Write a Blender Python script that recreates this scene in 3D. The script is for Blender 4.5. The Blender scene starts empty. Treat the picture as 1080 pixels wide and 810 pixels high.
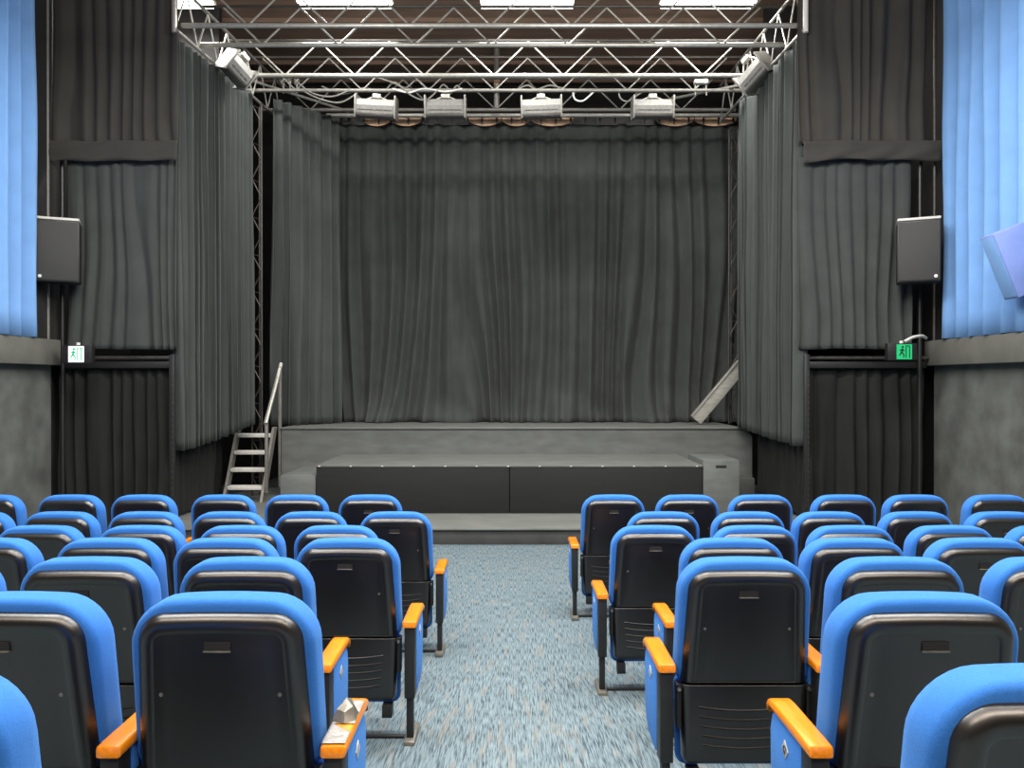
import bpy, bmesh, math, random
from mathutils import Vector, Matrix, noise

C = bpy.context.scene.collection
scene = bpy.context.scene
PI = math.pi
F = 820.0
HC = 1.835            # camera height above the flat floor in front of the stage
HY = 402.0            # horizon row


def px(x, d):          # lateral position of a photo column at distance d
    return (x - 540.0) * d / F


def pz(y, d):          # height of a photo row at distance d
    return HC + (HY - y) * d / F


def floor_z(y):
    return 0.0 if y >= 4.95 else (4.95 - y) * 0.11


# ------------------------------------------------------------------ materials
def srgb(r, g, b):
    def f(c):
        c /= 255.0
        return c / 12.92 if c <= 0.04045 else ((c + 0.055) / 1.055) ** 2.4
    return (f(r), f(g), f(b), 1.0)


def mat(name, col, rough=0.6, metal=0.0, var=0.0, scale=8.0, bump=0.0, bscale=200.0,
        spec=0.5, coat=0.0, stretch=(1, 1, 1), sheen=0.0, col2=None, detail=4.0, sheen_col=None):
    m = bpy.data.materials.new(name)
    m.use_nodes = True
    nt = m.node_tree
    b = nt.nodes['Principled BSDF']
    b.inputs['Base Color'].default_value = col
    b.inputs['Roughness'].default_value = rough
    b.inputs['Metallic'].default_value = metal
    b.inputs['Specular IOR Level'].default_value = spec
    b.inputs['Coat Weight'].default_value = coat
    b.inputs['Coat Roughness'].default_value = 0.12
    b.inputs['Sheen Weight'].default_value = sheen
    b.inputs['Sheen Roughness'].default_value = 0.5
    if sheen_col:
        b.inputs['Sheen Tint'].default_value = sheen_col
    if var or bump:
        tc = nt.nodes.new('ShaderNodeTexCoord')
        mp = nt.nodes.new('ShaderNodeMapping')
        mp.inputs['Scale'].default_value = stretch
        nt.links.new(tc.outputs['Object'], mp.inputs['Vector'])
    if var:
        n = nt.nodes.new('ShaderNodeTexNoise')
        n.inputs['Scale'].default_value = scale
        n.inputs['Detail'].default_value = detail
        nt.links.new(mp.outputs['Vector'], n.inputs['Vector'])
        r = nt.nodes.new('ShaderNodeValToRGB')
        r.color_ramp.elements[0].position = 0.3
        r.color_ramp.elements[1].position = 0.7
        c1 = tuple(c * (1 - var) for c in col[:3]) + (1,)
        c2 = col2 if col2 else tuple(min(1, c * (1 + var)) for c in col[:3]) + (1,)
        r.color_ramp.elements[0].color = c1
        r.color_ramp.elements[1].color = c2
        nt.links.new(n.outputs['Fac'], r.inputs['Fac'])
        nt.links.new(r.outputs['Color'], b.inputs['Base Color'])
    if bump:
        n2 = nt.nodes.new('ShaderNodeTexNoise')
        n2.inputs['Scale'].default_value = bscale
        n2.inputs['Detail'].default_value = 2.0
        nt.links.new(mp.outputs['Vector'], n2.inputs['Vector'])
        bp = nt.nodes.new('ShaderNodeBump')
        bp.inputs['Strength'].default_value = bump
        bp.inputs['Distance'].default_value = 0.01
        nt.links.new(n2.outputs['Fac'], bp.inputs['Height'])
        nt.links.new(bp.outputs['Normal'], b.inputs['Normal'])
    return m


def emit(name, col, strength):
    m = bpy.data.materials.new(name)
    m.use_nodes = True
    b = m.node_tree.nodes['Principled BSDF']
    b.inputs['Base Color'].default_value = col
    b.inputs['Emission Color'].default_value = col
    b.inputs['Emission Strength'].default_value = strength
    return m


M = {}
M['black_cloth'] = mat('black_cloth', srgb(63, 66, 64), 0.9, var=0.12, scale=3, bump=0.15, bscale=350, spec=0.25, sheen=0.05)
M['panel_cloth'] = mat('panel_cloth', srgb(62, 60, 56), 0.9, var=0.10, scale=3, bump=0.15, bscale=350, spec=0.25, sheen=0.05)
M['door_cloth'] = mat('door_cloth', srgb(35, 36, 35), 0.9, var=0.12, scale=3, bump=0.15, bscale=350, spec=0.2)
M['leg_cloth'] = mat('leg_cloth', srgb(68, 72, 70), 0.9, var=0.08, scale=3, bump=0.15, bscale=350, spec=0.25, sheen=0.05)
M['tread_grey'] = mat('tread_grey', srgb(196, 194, 188), 0.5, var=0.1, scale=20)
M['plate'] = mat('plate', srgb(178, 178, 174), 0.35, metal=0.3)
M['blue_cloth'] = mat('blue_cloth', srgb(112, 154, 204), 0.85, var=0.06, scale=4, bump=0.1, bscale=300, spec=0.2, sheen=0.1)
M['seat_fabric'] = mat('seat_fabric', srgb(48, 110, 190), 0.85, var=0.10, scale=260, bump=0.3, bscale=700, spec=0.2, sheen=0.25, sheen_col=(0.3, 0.62, 1, 1))
M['black_plastic'] = mat('black_plastic', srgb(18, 14, 11), 0.33, var=0.08, scale=60, bump=0.03, bscale=900, spec=0.95)
M['black_metal'] = mat('black_metal', srgb(30, 30, 30), 0.45, var=0.15, scale=20, spec=0.5)
M['oak'] = mat('oak', srgb(226, 132, 18), 0.28, var=0.16, scale=14, stretch=(6, 0.7, 6), spec=0.5, coat=0.5)
M['chrome'] = mat('chrome', srgb(170, 168, 160), 0.3, metal=0.9, var=0.1, scale=30)
M['shoe_metal'] = mat('shoe_metal', srgb(128, 124, 114), 0.45, metal=0.6, var=0.2, scale=40)
M['alu'] = mat('alu', srgb(176, 174, 166), 0.4, metal=0.55, var=0.12, scale=25)
M['dull_alu'] = mat('dull_alu', srgb(128, 126, 120), 0.5, metal=0.4, var=0.15, scale=25)
M['floodgrey'] = mat('floodgrey', srgb(112, 111, 107), 0.5, metal=0.2, var=0.2, scale=30)
M['dark_pipe'] = mat('dark_pipe', srgb(72, 70, 66), 0.45, metal=0.5, var=0.2, scale=20)
M['wall_black'] = mat('wall_black', srgb(30, 29, 28), 0.85, var=0.25, scale=3)
M['wall_grey'] = mat('wall_grey', srgb(90, 92, 88), 0.75, var=0.34, scale=3.2, bump=0.12, bscale=40, detail=9)
M['ledge_grey'] = mat('ledge_grey', srgb(104, 103, 96), 0.7, var=0.14, scale=4, bump=0.15, bscale=60, detail=8)
M['stage_grey'] = mat('stage_grey', srgb(96, 99, 96), 0.55, var=0.17, scale=3.5, stretch=(1, 1, 3), bump=0.05, bscale=60, detail=8)
M['stage_top'] = mat('stage_top', srgb(104, 106, 102), 0.5, var=0.16, scale=2.5, stretch=(1, 2.5, 1), detail=8)
M['stage_black'] = mat('stage_black', srgb(22, 23, 22), 0.8, var=0.22, scale=3, stretch=(0.7, 1, 9), detail=8)
M['step_dark'] = mat('step_dark', srgb(62, 63, 61), 0.7, var=0.2, scale=5, detail=8)
M['ceiling'] = mat('ceiling', srgb(132, 108, 92), 0.85, var=0.18, scale=2, stretch=(0.5, 5, 1))
M['timber'] = mat('timber', srgb(200, 164, 132), 0.7, var=0.35, scale=9, stretch=(1.2, 1, 5), detail=6)
M['lamp'] = emit('lamp', (1, 0.97, 0.9, 1), 10)
M['white_paint'] = mat('white_paint', srgb(215, 213, 205), 0.5, var=0.05, scale=10)
M['speaker_body'] = mat('speaker_body', srgb(40, 40, 39), 0.5, var=0.1, scale=30, bump=0.1, bscale=300)
M['speaker_grille'] = mat('speaker_grille', srgb(54, 53, 51), 0.6, var=0.12, scale=500, bump=0.4, bscale=900)
M['speaker_lit_edge'] = mat('speaker_lit_edge', srgb(196, 192, 184), 0.5)  # pale colour paints the light caught along the cabinet's upper front edge
M['blue_box'] = mat('blue_box', srgb(118, 138, 194), 0.55, var=0.08, scale=6)
M['sign_white'] = emit('sign_white', (0.85, 0.95, 1.0, 1), 1.0)
M['sign_green'] = emit('sign_green', srgb(20, 150, 90), 0.65)
M['sign_dark'] = mat('sign_dark', srgb(12, 60, 36), 0.6)
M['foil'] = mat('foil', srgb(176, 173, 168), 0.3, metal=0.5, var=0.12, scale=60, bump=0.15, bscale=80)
M['white_cable'] = mat('white_cable', srgb(200, 200, 195), 0.5)
M['grey_cable'] = mat('grey_cable', srgb(110, 108, 102), 0.5)
M['plank'] = mat('plank', srgb(158, 156, 148), 0.65, var=0.18, scale=6, stretch=(1, 1, 4), detail=7)


def carpet_material():
    m = bpy.data.materials.new('carpet')
    m.use_nodes = True
    nt = m.node_tree
    b = nt.nodes['Principled BSDF']
    b.inputs['Roughness'].default_value = 0.95
    b.inputs['Specular IOR Level'].default_value = 0.15
    tc = nt.nodes.new('ShaderNodeTexCoord')

    def nz(st, sc, det):
        mp = nt.nodes.new('ShaderNodeMapping')
        mp.inputs['Scale'].default_value = st
        nt.links.new(tc.outputs['Object'], mp.inputs['Vector'])
        n = nt.nodes.new('ShaderNodeTexNoise')
        n.inputs['Scale'].default_value = sc
        n.inputs['Detail'].default_value = det
        nt.links.new(mp.outputs['Vector'], n.inputs['Vector'])
        return n
    n1 = nz((190, 9, 9), 1.0, 4)
    r1 = nt.nodes.new('ShaderNodeValToRGB')
    e = r1.color_ramp.elements
    e[0].position = 0.33
    e[0].color = srgb(52, 62, 68)
    e[1].position = 0.62
    e[1].color = srgb(116, 131, 136)
    e2 = r1.color_ramp.elements.new(0.46)
    e2.color = srgb(89, 104, 111)
    nt.links.new(n1.outputs['Fac'], r1.inputs['Fac'])
    n2 = nz((30, 3.5, 3.5), 1.0, 2)
    r2 = nt.nodes.new('ShaderNodeValToRGB')
    r2.color_ramp.elements[0].position = 0.56
    r2.color_ramp.elements[0].color = (0, 0, 0, 1)
    r2.color_ramp.elements[1].position = 0.68
    r2.color_ramp.elements[1].color = (0.5, 0.5, 0.5, 1)
    nt.links.new(n2.outputs['Fac'], r2.inputs['Fac'])
    mx = nt.nodes.new('ShaderNodeMix')
    mx.data_type = 'RGBA'
    nt.links.new(r2.outputs['Color'], mx.inputs['Factor'])
    nt.links.new(r1.outputs['Color'], mx.inputs['A'])
    mx.inputs['B'].default_value = srgb(128, 122, 112)
    nt.links.new(mx.outputs['Result'], b.inputs['Base Color'])
    n3 = nz((260, 90, 90), 1.0, 2)
    bp = nt.nodes.new('ShaderNodeBump')
    bp.inputs['Strength'].default_value = 0.35
    bp.inputs['Distance'].default_value = 0.006
    nt.links.new(n3.outputs['Fac'], bp.inputs['Height'])
    nt.links.new(bp.outputs['Normal'], b.inputs['Normal'])
    return m


M['carpet'] = carpet_material()


# ------------------------------------------------------------------ helpers
def obj(name, bm, m, parent=None, loc=None, smooth=True, angle=35):
    me = bpy.data.meshes.new(name)
    bmesh.ops.recalc_face_normals(bm, faces=bm.faces[:])
    bm.to_mesh(me)
    bm.free()
    me.materials.append(M[m] if isinstance(m, str) else m)
    if smooth:
        for p in me.polygons:
            p.use_smooth = True
        me.set_sharp_from_angle(angle=math.radians(angle))
    o = bpy.data.objects.new(name, me)
    C.objects.link(o)
    if parent:
        o.parent = parent
    if loc:
        o.location = loc
    return o


def tag(o, label, cat, group=None):
    o['label'] = label
    o['category'] = cat
    if group:
        o['group'] = group
    return o


def thing(name, label, cat, loc=(0, 0, 0), rz=0.0, group=None):
    o = bpy.data.objects.new(name, None)
    o.empty_display_size = 0.1
    C.objects.link(o)
    o.location = loc
    o.rotation_euler = (0, 0, rz)
    return tag(o, label, cat, group)


def struct(name, bm, m, **k):
    o = obj(name, bm, m, **k)
    o['kind'] = 'structure'
    return o


def box(bm, x0, x1, y0, y1, z0, z1, bev=0.0, seg=2, mtx=None):
    vs = [bm.verts.new(v) for v in ((x0, y0, z0), (x1, y0, z0), (x1, y1, z0), (x0, y1, z0),
                                    (x0, y0, z1), (x1, y0, z1), (x1, y1, z1), (x0, y1, z1))]
    fs = [bm.faces.new([vs[i] for i in f]) for f in
          ((3, 2, 1, 0), (4, 5, 6, 7), (0, 1, 5, 4), (1, 2, 6, 5), (2, 3, 7, 6), (3, 0, 4, 7))]
    new = vs
    if bev:
        es = list({e for f in fs for e in f.edges})
        r = bmesh.ops.bevel(bm, geom=es, offset=bev, segments=seg, affect='EDGES', profile=0.5)
        new = list({v for f in r['faces'] for v in f.verts} | {v for v in vs if v.is_valid})
    if mtx is not None:
        for v in new:
            v.co = mtx @ v.co
    return bm


def tube(bm, p0, p1, r, n=8, r1=None):
    p0, p1 = Vector(p0), Vector(p1)
    d = (p1 - p0)
    q = d.to_track_quat('Z', 'Y').to_matrix()
    r1 = r if r1 is None else r1
    a, b = [], []
    for i in range(n):
        t = 2 * PI * i / n
        v = Vector((math.cos(t), math.sin(t), 0))
        a.append(bm.verts.new(p0 + q @ (v * r)))
        b.append(bm.verts.new(p1 + q @ (v * r1)))
    for i in range(n):
        j = (i + 1) % n
        bm.faces.new((a[i], a[j], b[j], b[i]))
    bm.faces.new(a[::-1])
    bm.faces.new(b)
    return bm


def cable(bm, pts, r, n=6, sub=8):
    P = [Vector(p) for p in pts]
    path = []
    for i in range(len(P) - 1):
        a = P[max(i - 1, 0)]
        b, c = P[i], P[i + 1]
        d = P[min(i + 2, len(P) - 1)]
        for k in range(sub):
            t = k / sub
            path.append(0.5 * ((2 * b) + (c - a) * t + (2 * a - 5 * b + 4 * c - d) * t * t + (3 * b - a - 3 * c + d) * t ** 3))
    path.append(P[-1])
    prev = None
    for i, p in enumerate(path):
        t = (path[min(i + 1, len(path) - 1)] - path[max(i - 1, 0)])
        q = t.to_track_quat('Z', 'Y').to_matrix()
        ring = [bm.verts.new(p + q @ Vector((math.cos(2 * PI * k / n) * r, math.sin(2 * PI * k / n) * r, 0))) for k in range(n)]
        if prev:
            for k in range(n):
                j = (k + 1) % n
                bm.faces.new((prev[k], prev[j], ring[j], ring[k]))
        else:
            bm.faces.new(ring[::-1])
        prev = ring
    bm.faces.new(prev)
    return bm


def prism(bm, poly, y0, y1):     # outline in x,z swept along y
    a = [bm.verts.new((x, y0, z)) for x, z in poly]
    b = [bm.verts.new((x, y1, z)) for x, z in poly]
    n = len(poly)
    for i in range(n):
        j = (i + 1) % n
        bm.faces.new((a[i], a[j], b[j], b[i]))
    bm.faces.new(a[::-1])
    bm.faces.new(b)
    return bm


def outline(wt, wb, zb, zt, rt, rb, arch=0.0, n=8, m=6):
    """rounded trapezium in x,z, constant vertex count"""
    pts = []
    ht, hb = wt / 2, wb / 2

    def arc(cx, cz, r, a0, a1):
        for i in range(n + 1):
            t = a0 + (a1 - a0) * i / n
            pts.append((cx + r * math.cos(t), cz + r * math.sin(t)))
    arc(hb - rb, zb + rb, rb, -PI / 2, 0)
    arc(ht - rt, zt - rt, rt, 0, PI / 2)
    for i in range(1, m):
        x = (ht - rt) * (1 - 2 * i / m)
        pts.append((x, zt))
    arc(-ht + rt, zt - rt, rt, PI / 2, PI)
    arc(-hb + rb, zb + rb, rb, PI, 1.5 * PI)
    if arch:
        out = []
        for x, z in pts:
            k = (z - zb) / (zt - zb)
            out.append((x, z + arch * (1 - (x / ht) ** 2) * max(0, k) ** 3))
        pts = out
    return pts


def loft(bm, rings, cap0=True, cap1=True):
    prev = None
    first = None
    for R in rings:
        vs = [bm.verts.new(v) for v in R]
        if prev:
            n = len(vs)
            for i in range(n):
                j = (i + 1) % n
                bm.faces.new((prev[i], prev[j], vs[j], vs[i]))
        else:
            first = vs
        prev = vs
    if cap0:
        bm.faces.new(first[::-1])
    if cap1:
        bm.faces.new(prev)
    return bm


def lean(z):
    if z >= 0.485:
        return (0.95 - z) * 0.14
    return 0.0651 + (0.485 - z) * 0.06


def shell_rings(o, spec, kb=1.0, kt=1.0):
    """o: outline args, spec: list of (inset, y)"""
    wt, wb, zb, zt, rt, rb, arch = o
    out = []
    for ins, y in spec:
        pts = outline(wt - 2 * ins, wb - 2 * ins, zb + ins * kb, zt - ins * kt, max(rt - ins, 0.008), max(rb - ins, 0.004), arch)
        out.append([(x, y + lean(z), z) for x, z in pts])
    return out


# ------------------------------------------------------------------ curtains
def curtain(name, path, ztop, zbot, folds, amp, m, seed=0, drift=0.6, amp_top=0.5, nv=36, per=12,
            puddle=0.0, scallop=0.0, sweep=None, parent=None, hem=True, irregular=0.9, thick=0.008, flip=1):
    rnd = random.Random(seed)
    P = [Vector((p[0], p[1], 0)) for p in path]
    seg = [(P[i + 1] - P[i]).length for i in range(len(P) - 1)]
    L = sum(seg)
    nu = int(folds * per)
    zt = ztop if callable(ztop) else (lambda u: ztop)
    zb = zbot if callable(zbot) else (lambda u: zbot)
    o1, o2, o3 = rnd.uniform(0, 50), rnd.uniform(0, 50), rnd.uniform(0, 50)

    def at(u):
        s = u * L
        for i, l in enumerate(seg):
            if s <= l or i == len(seg) - 1:
                t = (P[i + 1] - P[i]).normalized()
                return P[i] + t * s, t
            s -= l
    bm = bmesh.new()
    grid = []
    for j in range(nv + 1):
        v = j / nv
        row = []
        for i in range(nu + 1):
            u = i / nu
            p, t = at(u)
            n = Vector((-t.y, t.x, 0))
            w = noise.noise(Vector((u * folds * 0.45, o1, 0))) * irregular
            w += noise.noise(Vector((u * folds * 0.25, o2, v * 1.3))) * drift * v
            if sweep:
                w += sweep(u, v)
            ph = 2 * PI * (u * folds + w)
            mod = 0.75 + 0.6 * noise.noise(Vector((u * folds * 0.3, o3, v * 0.8)))
            A = amp * (amp_top + (1 - amp_top) * min(1, v * 1.4)) * mod
            cusp = 1.5 - 2.2 * abs(math.sin(ph / 2)) ** 0.75
            d = flip * A * (0.75 * cusp + 0.4 * math.sin(ph + 0.9) + 0.2 * math.sin(2 * ph + 1.1)) + 0.25 * amp * noise.noise(Vector((u * folds * 1.4, v * 3.0, o2)))
            tx = A * 0.4 * math.sin(ph)
            edge = min(1, u * folds * 1.2, (1 - u) * folds * 1.2)
            q = p + n * d + t * tx * edge
            ztv = zt(u) - (scallop * abs(math.sin(u * folds * PI * 0.35 + o1)) if scallop else 0)
            z = ztv + (zb(u) - ztv) * v
            if puddle:
                q += n * (0.02 * noise.noise(Vector((u * folds * 3.1, o2, v * 1.5))))
            if puddle and v > 0.86:
                k = (v - 0.86) / 0.14
                q += n * (puddle * k * k * (0.55 + 1.0 * noise.noise(Vector((u * folds * 0.55, v * 7, o3)))))
            z += 0.012 * v * noise.noise(Vector((u * folds * 0.6, o3, 2.0)))
            row.append(bm.verts.new((q.x, q.y, z)))
        grid.append(row)
    for j in range(nv):
        for i in range(nu):
            bm.faces.new((grid[j][i], grid[j][i + 1], grid[j + 1][i + 1], grid[j + 1][i]))
    o = obj(name, bm, m, parent, angle=180)
    s = o.modifiers.new('thickness', 'SOLIDIFY')
    s.thickness = thick
    s.offset = 0
    return o


def hem_strip(path_obj_name):
    pass


# ------------------------------------------------------------------ room shell
XL, XR = -5.35, 5.05
YB, YF = 13.7, -3.0
ZC = HC + 5.25

bm = bmesh.new()
ys = [YF, 4.95, YB]
lo = []
for y in ys:
    lo.append((bm.verts.new((XL - 0.5, y, floor_z(y))), bm.verts.new((XR + 0.5, y, floor_z(y))),
               bm.verts.new((XL - 0.5, y, -0.3)), bm.verts.new((XR + 0.5, y, -0.3))))
for i in range(2):
    a, b = lo[i], lo[i + 1]
    bm.faces.new((a[0], a[1], b[1], b[0]))
    bm.faces.new((a[2], b[2], b[3], a[3]))
    bm.faces.new((a[0], b[0], b[2], a[2]))
    bm.faces.new((a[1], a[3], b[3], b[1]))
bm.faces.new((lo[0][0], lo[0][2], lo[0][3], lo[0][1]))
bm.faces.new((lo[2][0], lo[2][1], lo[2][3], lo[2][2]))
struct('floor', bm, 'carpet', smooth=False)
bm = bmesh.new()
box(bm, XL - 0.5, XR + 0.5, YF, YB + 0.2, ZC, ZC + 0.15)
for i in range(9):
    y = 7.5 + i * 0.75
    box(bm, XL, XR, y, y + 0.08, ZC - 0.06, ZC)
struct('ceiling', bm, 'ceiling', smooth=False)
LEDGE_T, LEDGE_B = HC + 0.475, HC + 0.185
for side, nm, X, yend in ((-1, 'left', XL, 9.02), (1, 'right', XR, 9.3)):
    bm = bmesh.new()
    a, b = sorted((X, X + side * 0.3))
    box(bm, a, b, YF, yend, -0.2, LEDGE_B)
    w = struct('wall_' + nm, bm, 'wall_grey', smooth=False)
    bm = bmesh.new()
    box(bm, a, b, YF, YB, LEDGE_B, ZC)
    a2, b2 = sorted((X + side * 0.16, X + side * 0.5))
    box(bm, a2, b2, yend, YB, -0.2, LEDGE_B)
    struct('wall_upper_' + nm, bm, 'wall_black', smooth=False)
    bm = bmesh.new()
    a, b = sorted((X - side * 0.13, X))
    box(bm, a, b, YF, yend - 0.02, LEDGE_B, LEDGE_T, bev=0.008)
    struct('trim_1' if side < 0 else 'trim_2', bm, 'ledge_grey')
bm = bmesh.new()
box(bm, XL - 0.5, XR + 0.5, YB, YB + 0.2, -0.2, ZC)
struct('wall_back', bm, 'wall_black', smooth=False)
bm = bmesh.new()
box(bm, XL - 0.5, XR + 0.5, YF - 0.2, YF, -0.2, ZC)
struct('wall_rear', bm, 'wall_black', smooth=False)

# ------------------------------------------------------------------ stage
bm = bmesh.new()
box(bm, -4.03, 3.48, 8.72, 13.6, 0.0, 0.165, bev=0.006)
base = thing('stage_plinth', 'low dark grey step running along the foot of the stage above the carpet', 'step', (0, 8.72, 0))
obj('riser', bm, 'step_dark', base, loc=(0, -8.72, 0))
bm = bmesh.new()
box(bm, -4.05, 3.5, 8.69, 13.6, 0.166, 0.186, bev=0.004)
obj('tread', bm, 'stage_top', base, loc=(0, -8.72, 0))

ST = HC - 0.67
up = thing('stage', 'wide grey painted raised stage in front of the draped black backdrop', 'stage', (0, 11.2, 0.186))
bm = bmesh.new()
poly = [(-3.32, 0.186), (3.46, 0.186), (3.46, ST - 0.16)]
for i in range(1, 7):
    t = i / 6 * PI / 2
    poly.append((3.46 - 0.16 + 0.16 * math.cos(t), ST - 0.02 - 0.14 + 0.14 * math.sin(t)))
poly += [(-3.32, ST - 0.02)]
prism(bm, poly, 11.2, 13.55)
obj('front', bm, 'stage_grey', up, loc=(0, -11.2, -0.186))
bm = bmesh.new()
box(bm, -3.34, 3.34, 11.17, 13.55, ST - 0.0199, ST, bev=0.006)
obj('deck', bm, 'stage_top', up, loc=(0, -11.2, -0.186))

PT = HC - 1.05
pl = thing('stage_apron', 'black fronted low platform set before the raised stage with grey top', 'platform', (0, 9.69, 0.186))
for a, b in ((-2.44, -0.035), (-0.025, 2.37)):
    bm = bmesh.new()
    box(bm, a, b, 9.69, 9.75, 0.187, PT - 0.021, bev=0.004)
    obj('front_panel', bm, 'stage_black', pl, loc=(0, -9.69, -0.186))
bm = bmesh.new()
box(bm, -2.43, 2.36, 9.751, 11.19, 0.187, PT - 0.021)
obj('carcass', bm, 'stage_black', pl, loc=(0, -9.69, -0.186))
bm = bmesh.new()
box(bm, -2.45, 2.38, 9.68, 11.19, PT - 0.02, PT, bev=0.004)
obj('platform_top', bm, 'stage_top', pl, loc=(0, -9.69, -0.186))
for i in range(13):
    bm = bmesh.new()
    x = -2.4 + i * 0.392
    box(bm, x - 0.012, x + 0.012, 9.674, 9.6795, PT - 0.017, PT - 0.004, bev=0.002)
    obj('stud', bm, 'white_paint', pl, loc=(0, -9.69, -0.186))

bm = bmesh.new()
box(bm, -2.9, -2.455, 9.72, 11.19, 0.187, HC - 1.18, bev=0.008)
tag(obj('side_block', bm, 'stage_grey'), 'grey block lower than the black platform it abuts on the ladder side', 'block')

rb = thing('stage_rostrum', 'grey box with a dark hand slot standing at the right end of black platform', 'box', (2.6, 9.69, 0.186))
bm = bmesh.new()
box(bm, -0.215, 0.235, 0, 0.82, 0, 0.665, bev=0.008)
obj('body', bm, 'stage_grey', rb)
bm = bmesh.new()
box(bm, -0.06, 0.075, -0.004, 0.01, 0.565, 0.6, bev=0.004)
obj('hand_slot', bm, 'wall_black', rb)
bm = bmesh.new()
box(bm, 2.98, 3.22, 10.3, 10.62, 0.187, 0.55, bev=0.01)
tag(obj('small_crate', bm, 'step_dark'), 'small dark crate on the plinth right of the box with the hand slot', 'box')

# ladder steps
ld = thing('stage_steps', 'short steep metal steps with handrail leading up to the stage on the left', 'steps', (-3.66, 10.6, 0.187))
tz = [0.21, 0.44, 0.67, 0.90]
ty = [0.04, 0.17, 0.30, 0.43]
for i in range(4):
    bm = bmesh.new()
    box(bm, -0.235, 0.235, ty[i] - 0.02, ty[i] + 0.15, tz[i] - 0.05, tz[i], bev=0.006)
    obj('tread', bm, 'tread_grey', ld)
for s in (-1, 1):
    bm = bmesh.new()
    vs = []
    for x in (s * 0.24, s * 0.275):
        vs.append([bm.verts.new((x, y, z)) for y, z in ((-0.08, 0.0), (0.06, 0.0), (0.62, 0.99), (0.48, 0.99))])
    bm.faces.new(vs[0])
    bm.faces.new(vs[1][::-1])
    for i in range(4):
        j = (i + 1) % 4
        bm.faces.new((vs[0][i], vs[0][j], vs[1][j], vs[1][i]))
    obj('stringer', bm, 'dull_alu', ld, smooth=False)
bm = bmesh.new()
box(bm, 0.285, 0.325, 0.0, 0.05, 0.12, 1.1, bev=0.004)
obj('rail_post', bm, 'dull_alu', ld)
bm = bmesh.new()
box(bm, 0.285, 0.325, 0.62, 0.67, 0.12, 1.86, bev=0.004)
obj('rail_post', bm, 'dull_alu', ld)
bm = bmesh.new()
tube(bm, (0.305, -0.02, 1.07), (0.305, 0.70, 1.90), 0.028, 10)
obj('handrail', bm, 'alu', ld)

# leaning plank at the right of the stage
pk = thing('leaning_plank', 'pale grey plank leaning up against the curtain at the right of the stage', 'plank', (px(733, 11.9), 11.9, ST))
bm = bmesh.new()
ang = math.radians(50)
mt = Matrix.Rotation(-ang, 4, 'Y')
box(bm, 0, 1.15, -0.03, 0.03, 0.02, 0.19, bev=0.006, mtx=mt)
obj('board', bm, 'plank', pk, loc=(0.10, 0, 0.0))
bm = bmesh.new()
box(bm, 0.0, 1.12, -0.05, 0.05, 0.191, 0.215, bev=0.004, mtx=mt)
obj('edge_strip', bm, 'alu', pk, loc=(0.10, 0, 0.0))

# ------------------------------------------------------------------ black drapes


def back_sweep(u, v):
    # folds pulled together towards a few gathers near the hem
    s = 0
    for c, w, k in ((0.12, 0.10, 0.9), (0.36, 0.09, -1.0), (0.52, 0.10, 0.8), (0.93, 0.12, 1.6)):
        s += k * math.exp(-((u - c) / w) ** 2) * max(0, v - 0.35) ** 1.6
    return s


o = curtain('backdrop_curtain', [(px(352, 12.75), 12.75), (px(782, 12.75), 12.75)], pz(131, 12.75), ST + 0.012, 25, 0.105,
            'black_cloth', seed=4, drift=1.3, amp_top=0.35, nv=60, puddle=-0.34, scallop=0.035, sweep=back_sweep, irregular=0.8)
tag(o, 'wide black stage backdrop hanging in loose folds behind the raised stage', 'curtain')
o = curtain('wing_curtain', [(-3.52, 11.5), (-2.74, 12.4)], lambda u: pz(104, 11.5) + u * 0.0, ST + 0.012, 7, 0.085,
            'leg_cloth', seed=9, drift=0.5, amp_top=0.6, nv=40)
tag(o, 'narrow grey black wing curtain angled across the left corner of the stage', 'curtain')
o = curtain('leg_curtain', [(px(189, 9.14), 9.14), (-3.66, 10.95)], lambda u: HC + 4.0 + 0.03 * u,
            lambda u: HC - 0.82 + 0.22 * max(0, u) ** 1.4, 14, 0.095, 'leg_cloth', seed=12, drift=0.4, amp_top=0.6, nv=40)
tag(o, 'tall charcoal side curtain receding along the left of the stage above the metal steps', 'curtain')
o = curtain('leg_curtain', [(px(843, 9.12), 9.12), (3.27, 11.2)], lambda u: HC + 4.0,
            lambda u: HC - 0.76 + 0.10 * max(0, u) ** 1.5, 15, 0.09, 'leg_cloth', flip=-1, seed=15, drift=0.4, amp_top=0.6, nv=40,
            )
tag(o, 'tall charcoal side curtain receding along the right of the stage beside the plank', 'curtain')
# floor-level drapes under the side curtains
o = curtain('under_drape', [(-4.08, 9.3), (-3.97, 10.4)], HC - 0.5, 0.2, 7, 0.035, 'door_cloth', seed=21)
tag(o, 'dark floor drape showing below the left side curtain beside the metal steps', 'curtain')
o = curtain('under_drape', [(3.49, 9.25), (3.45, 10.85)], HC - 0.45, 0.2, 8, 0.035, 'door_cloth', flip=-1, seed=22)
tag(o, 'dark floor drape showing below the right side curtain beside the small crate', 'curtain')

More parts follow.
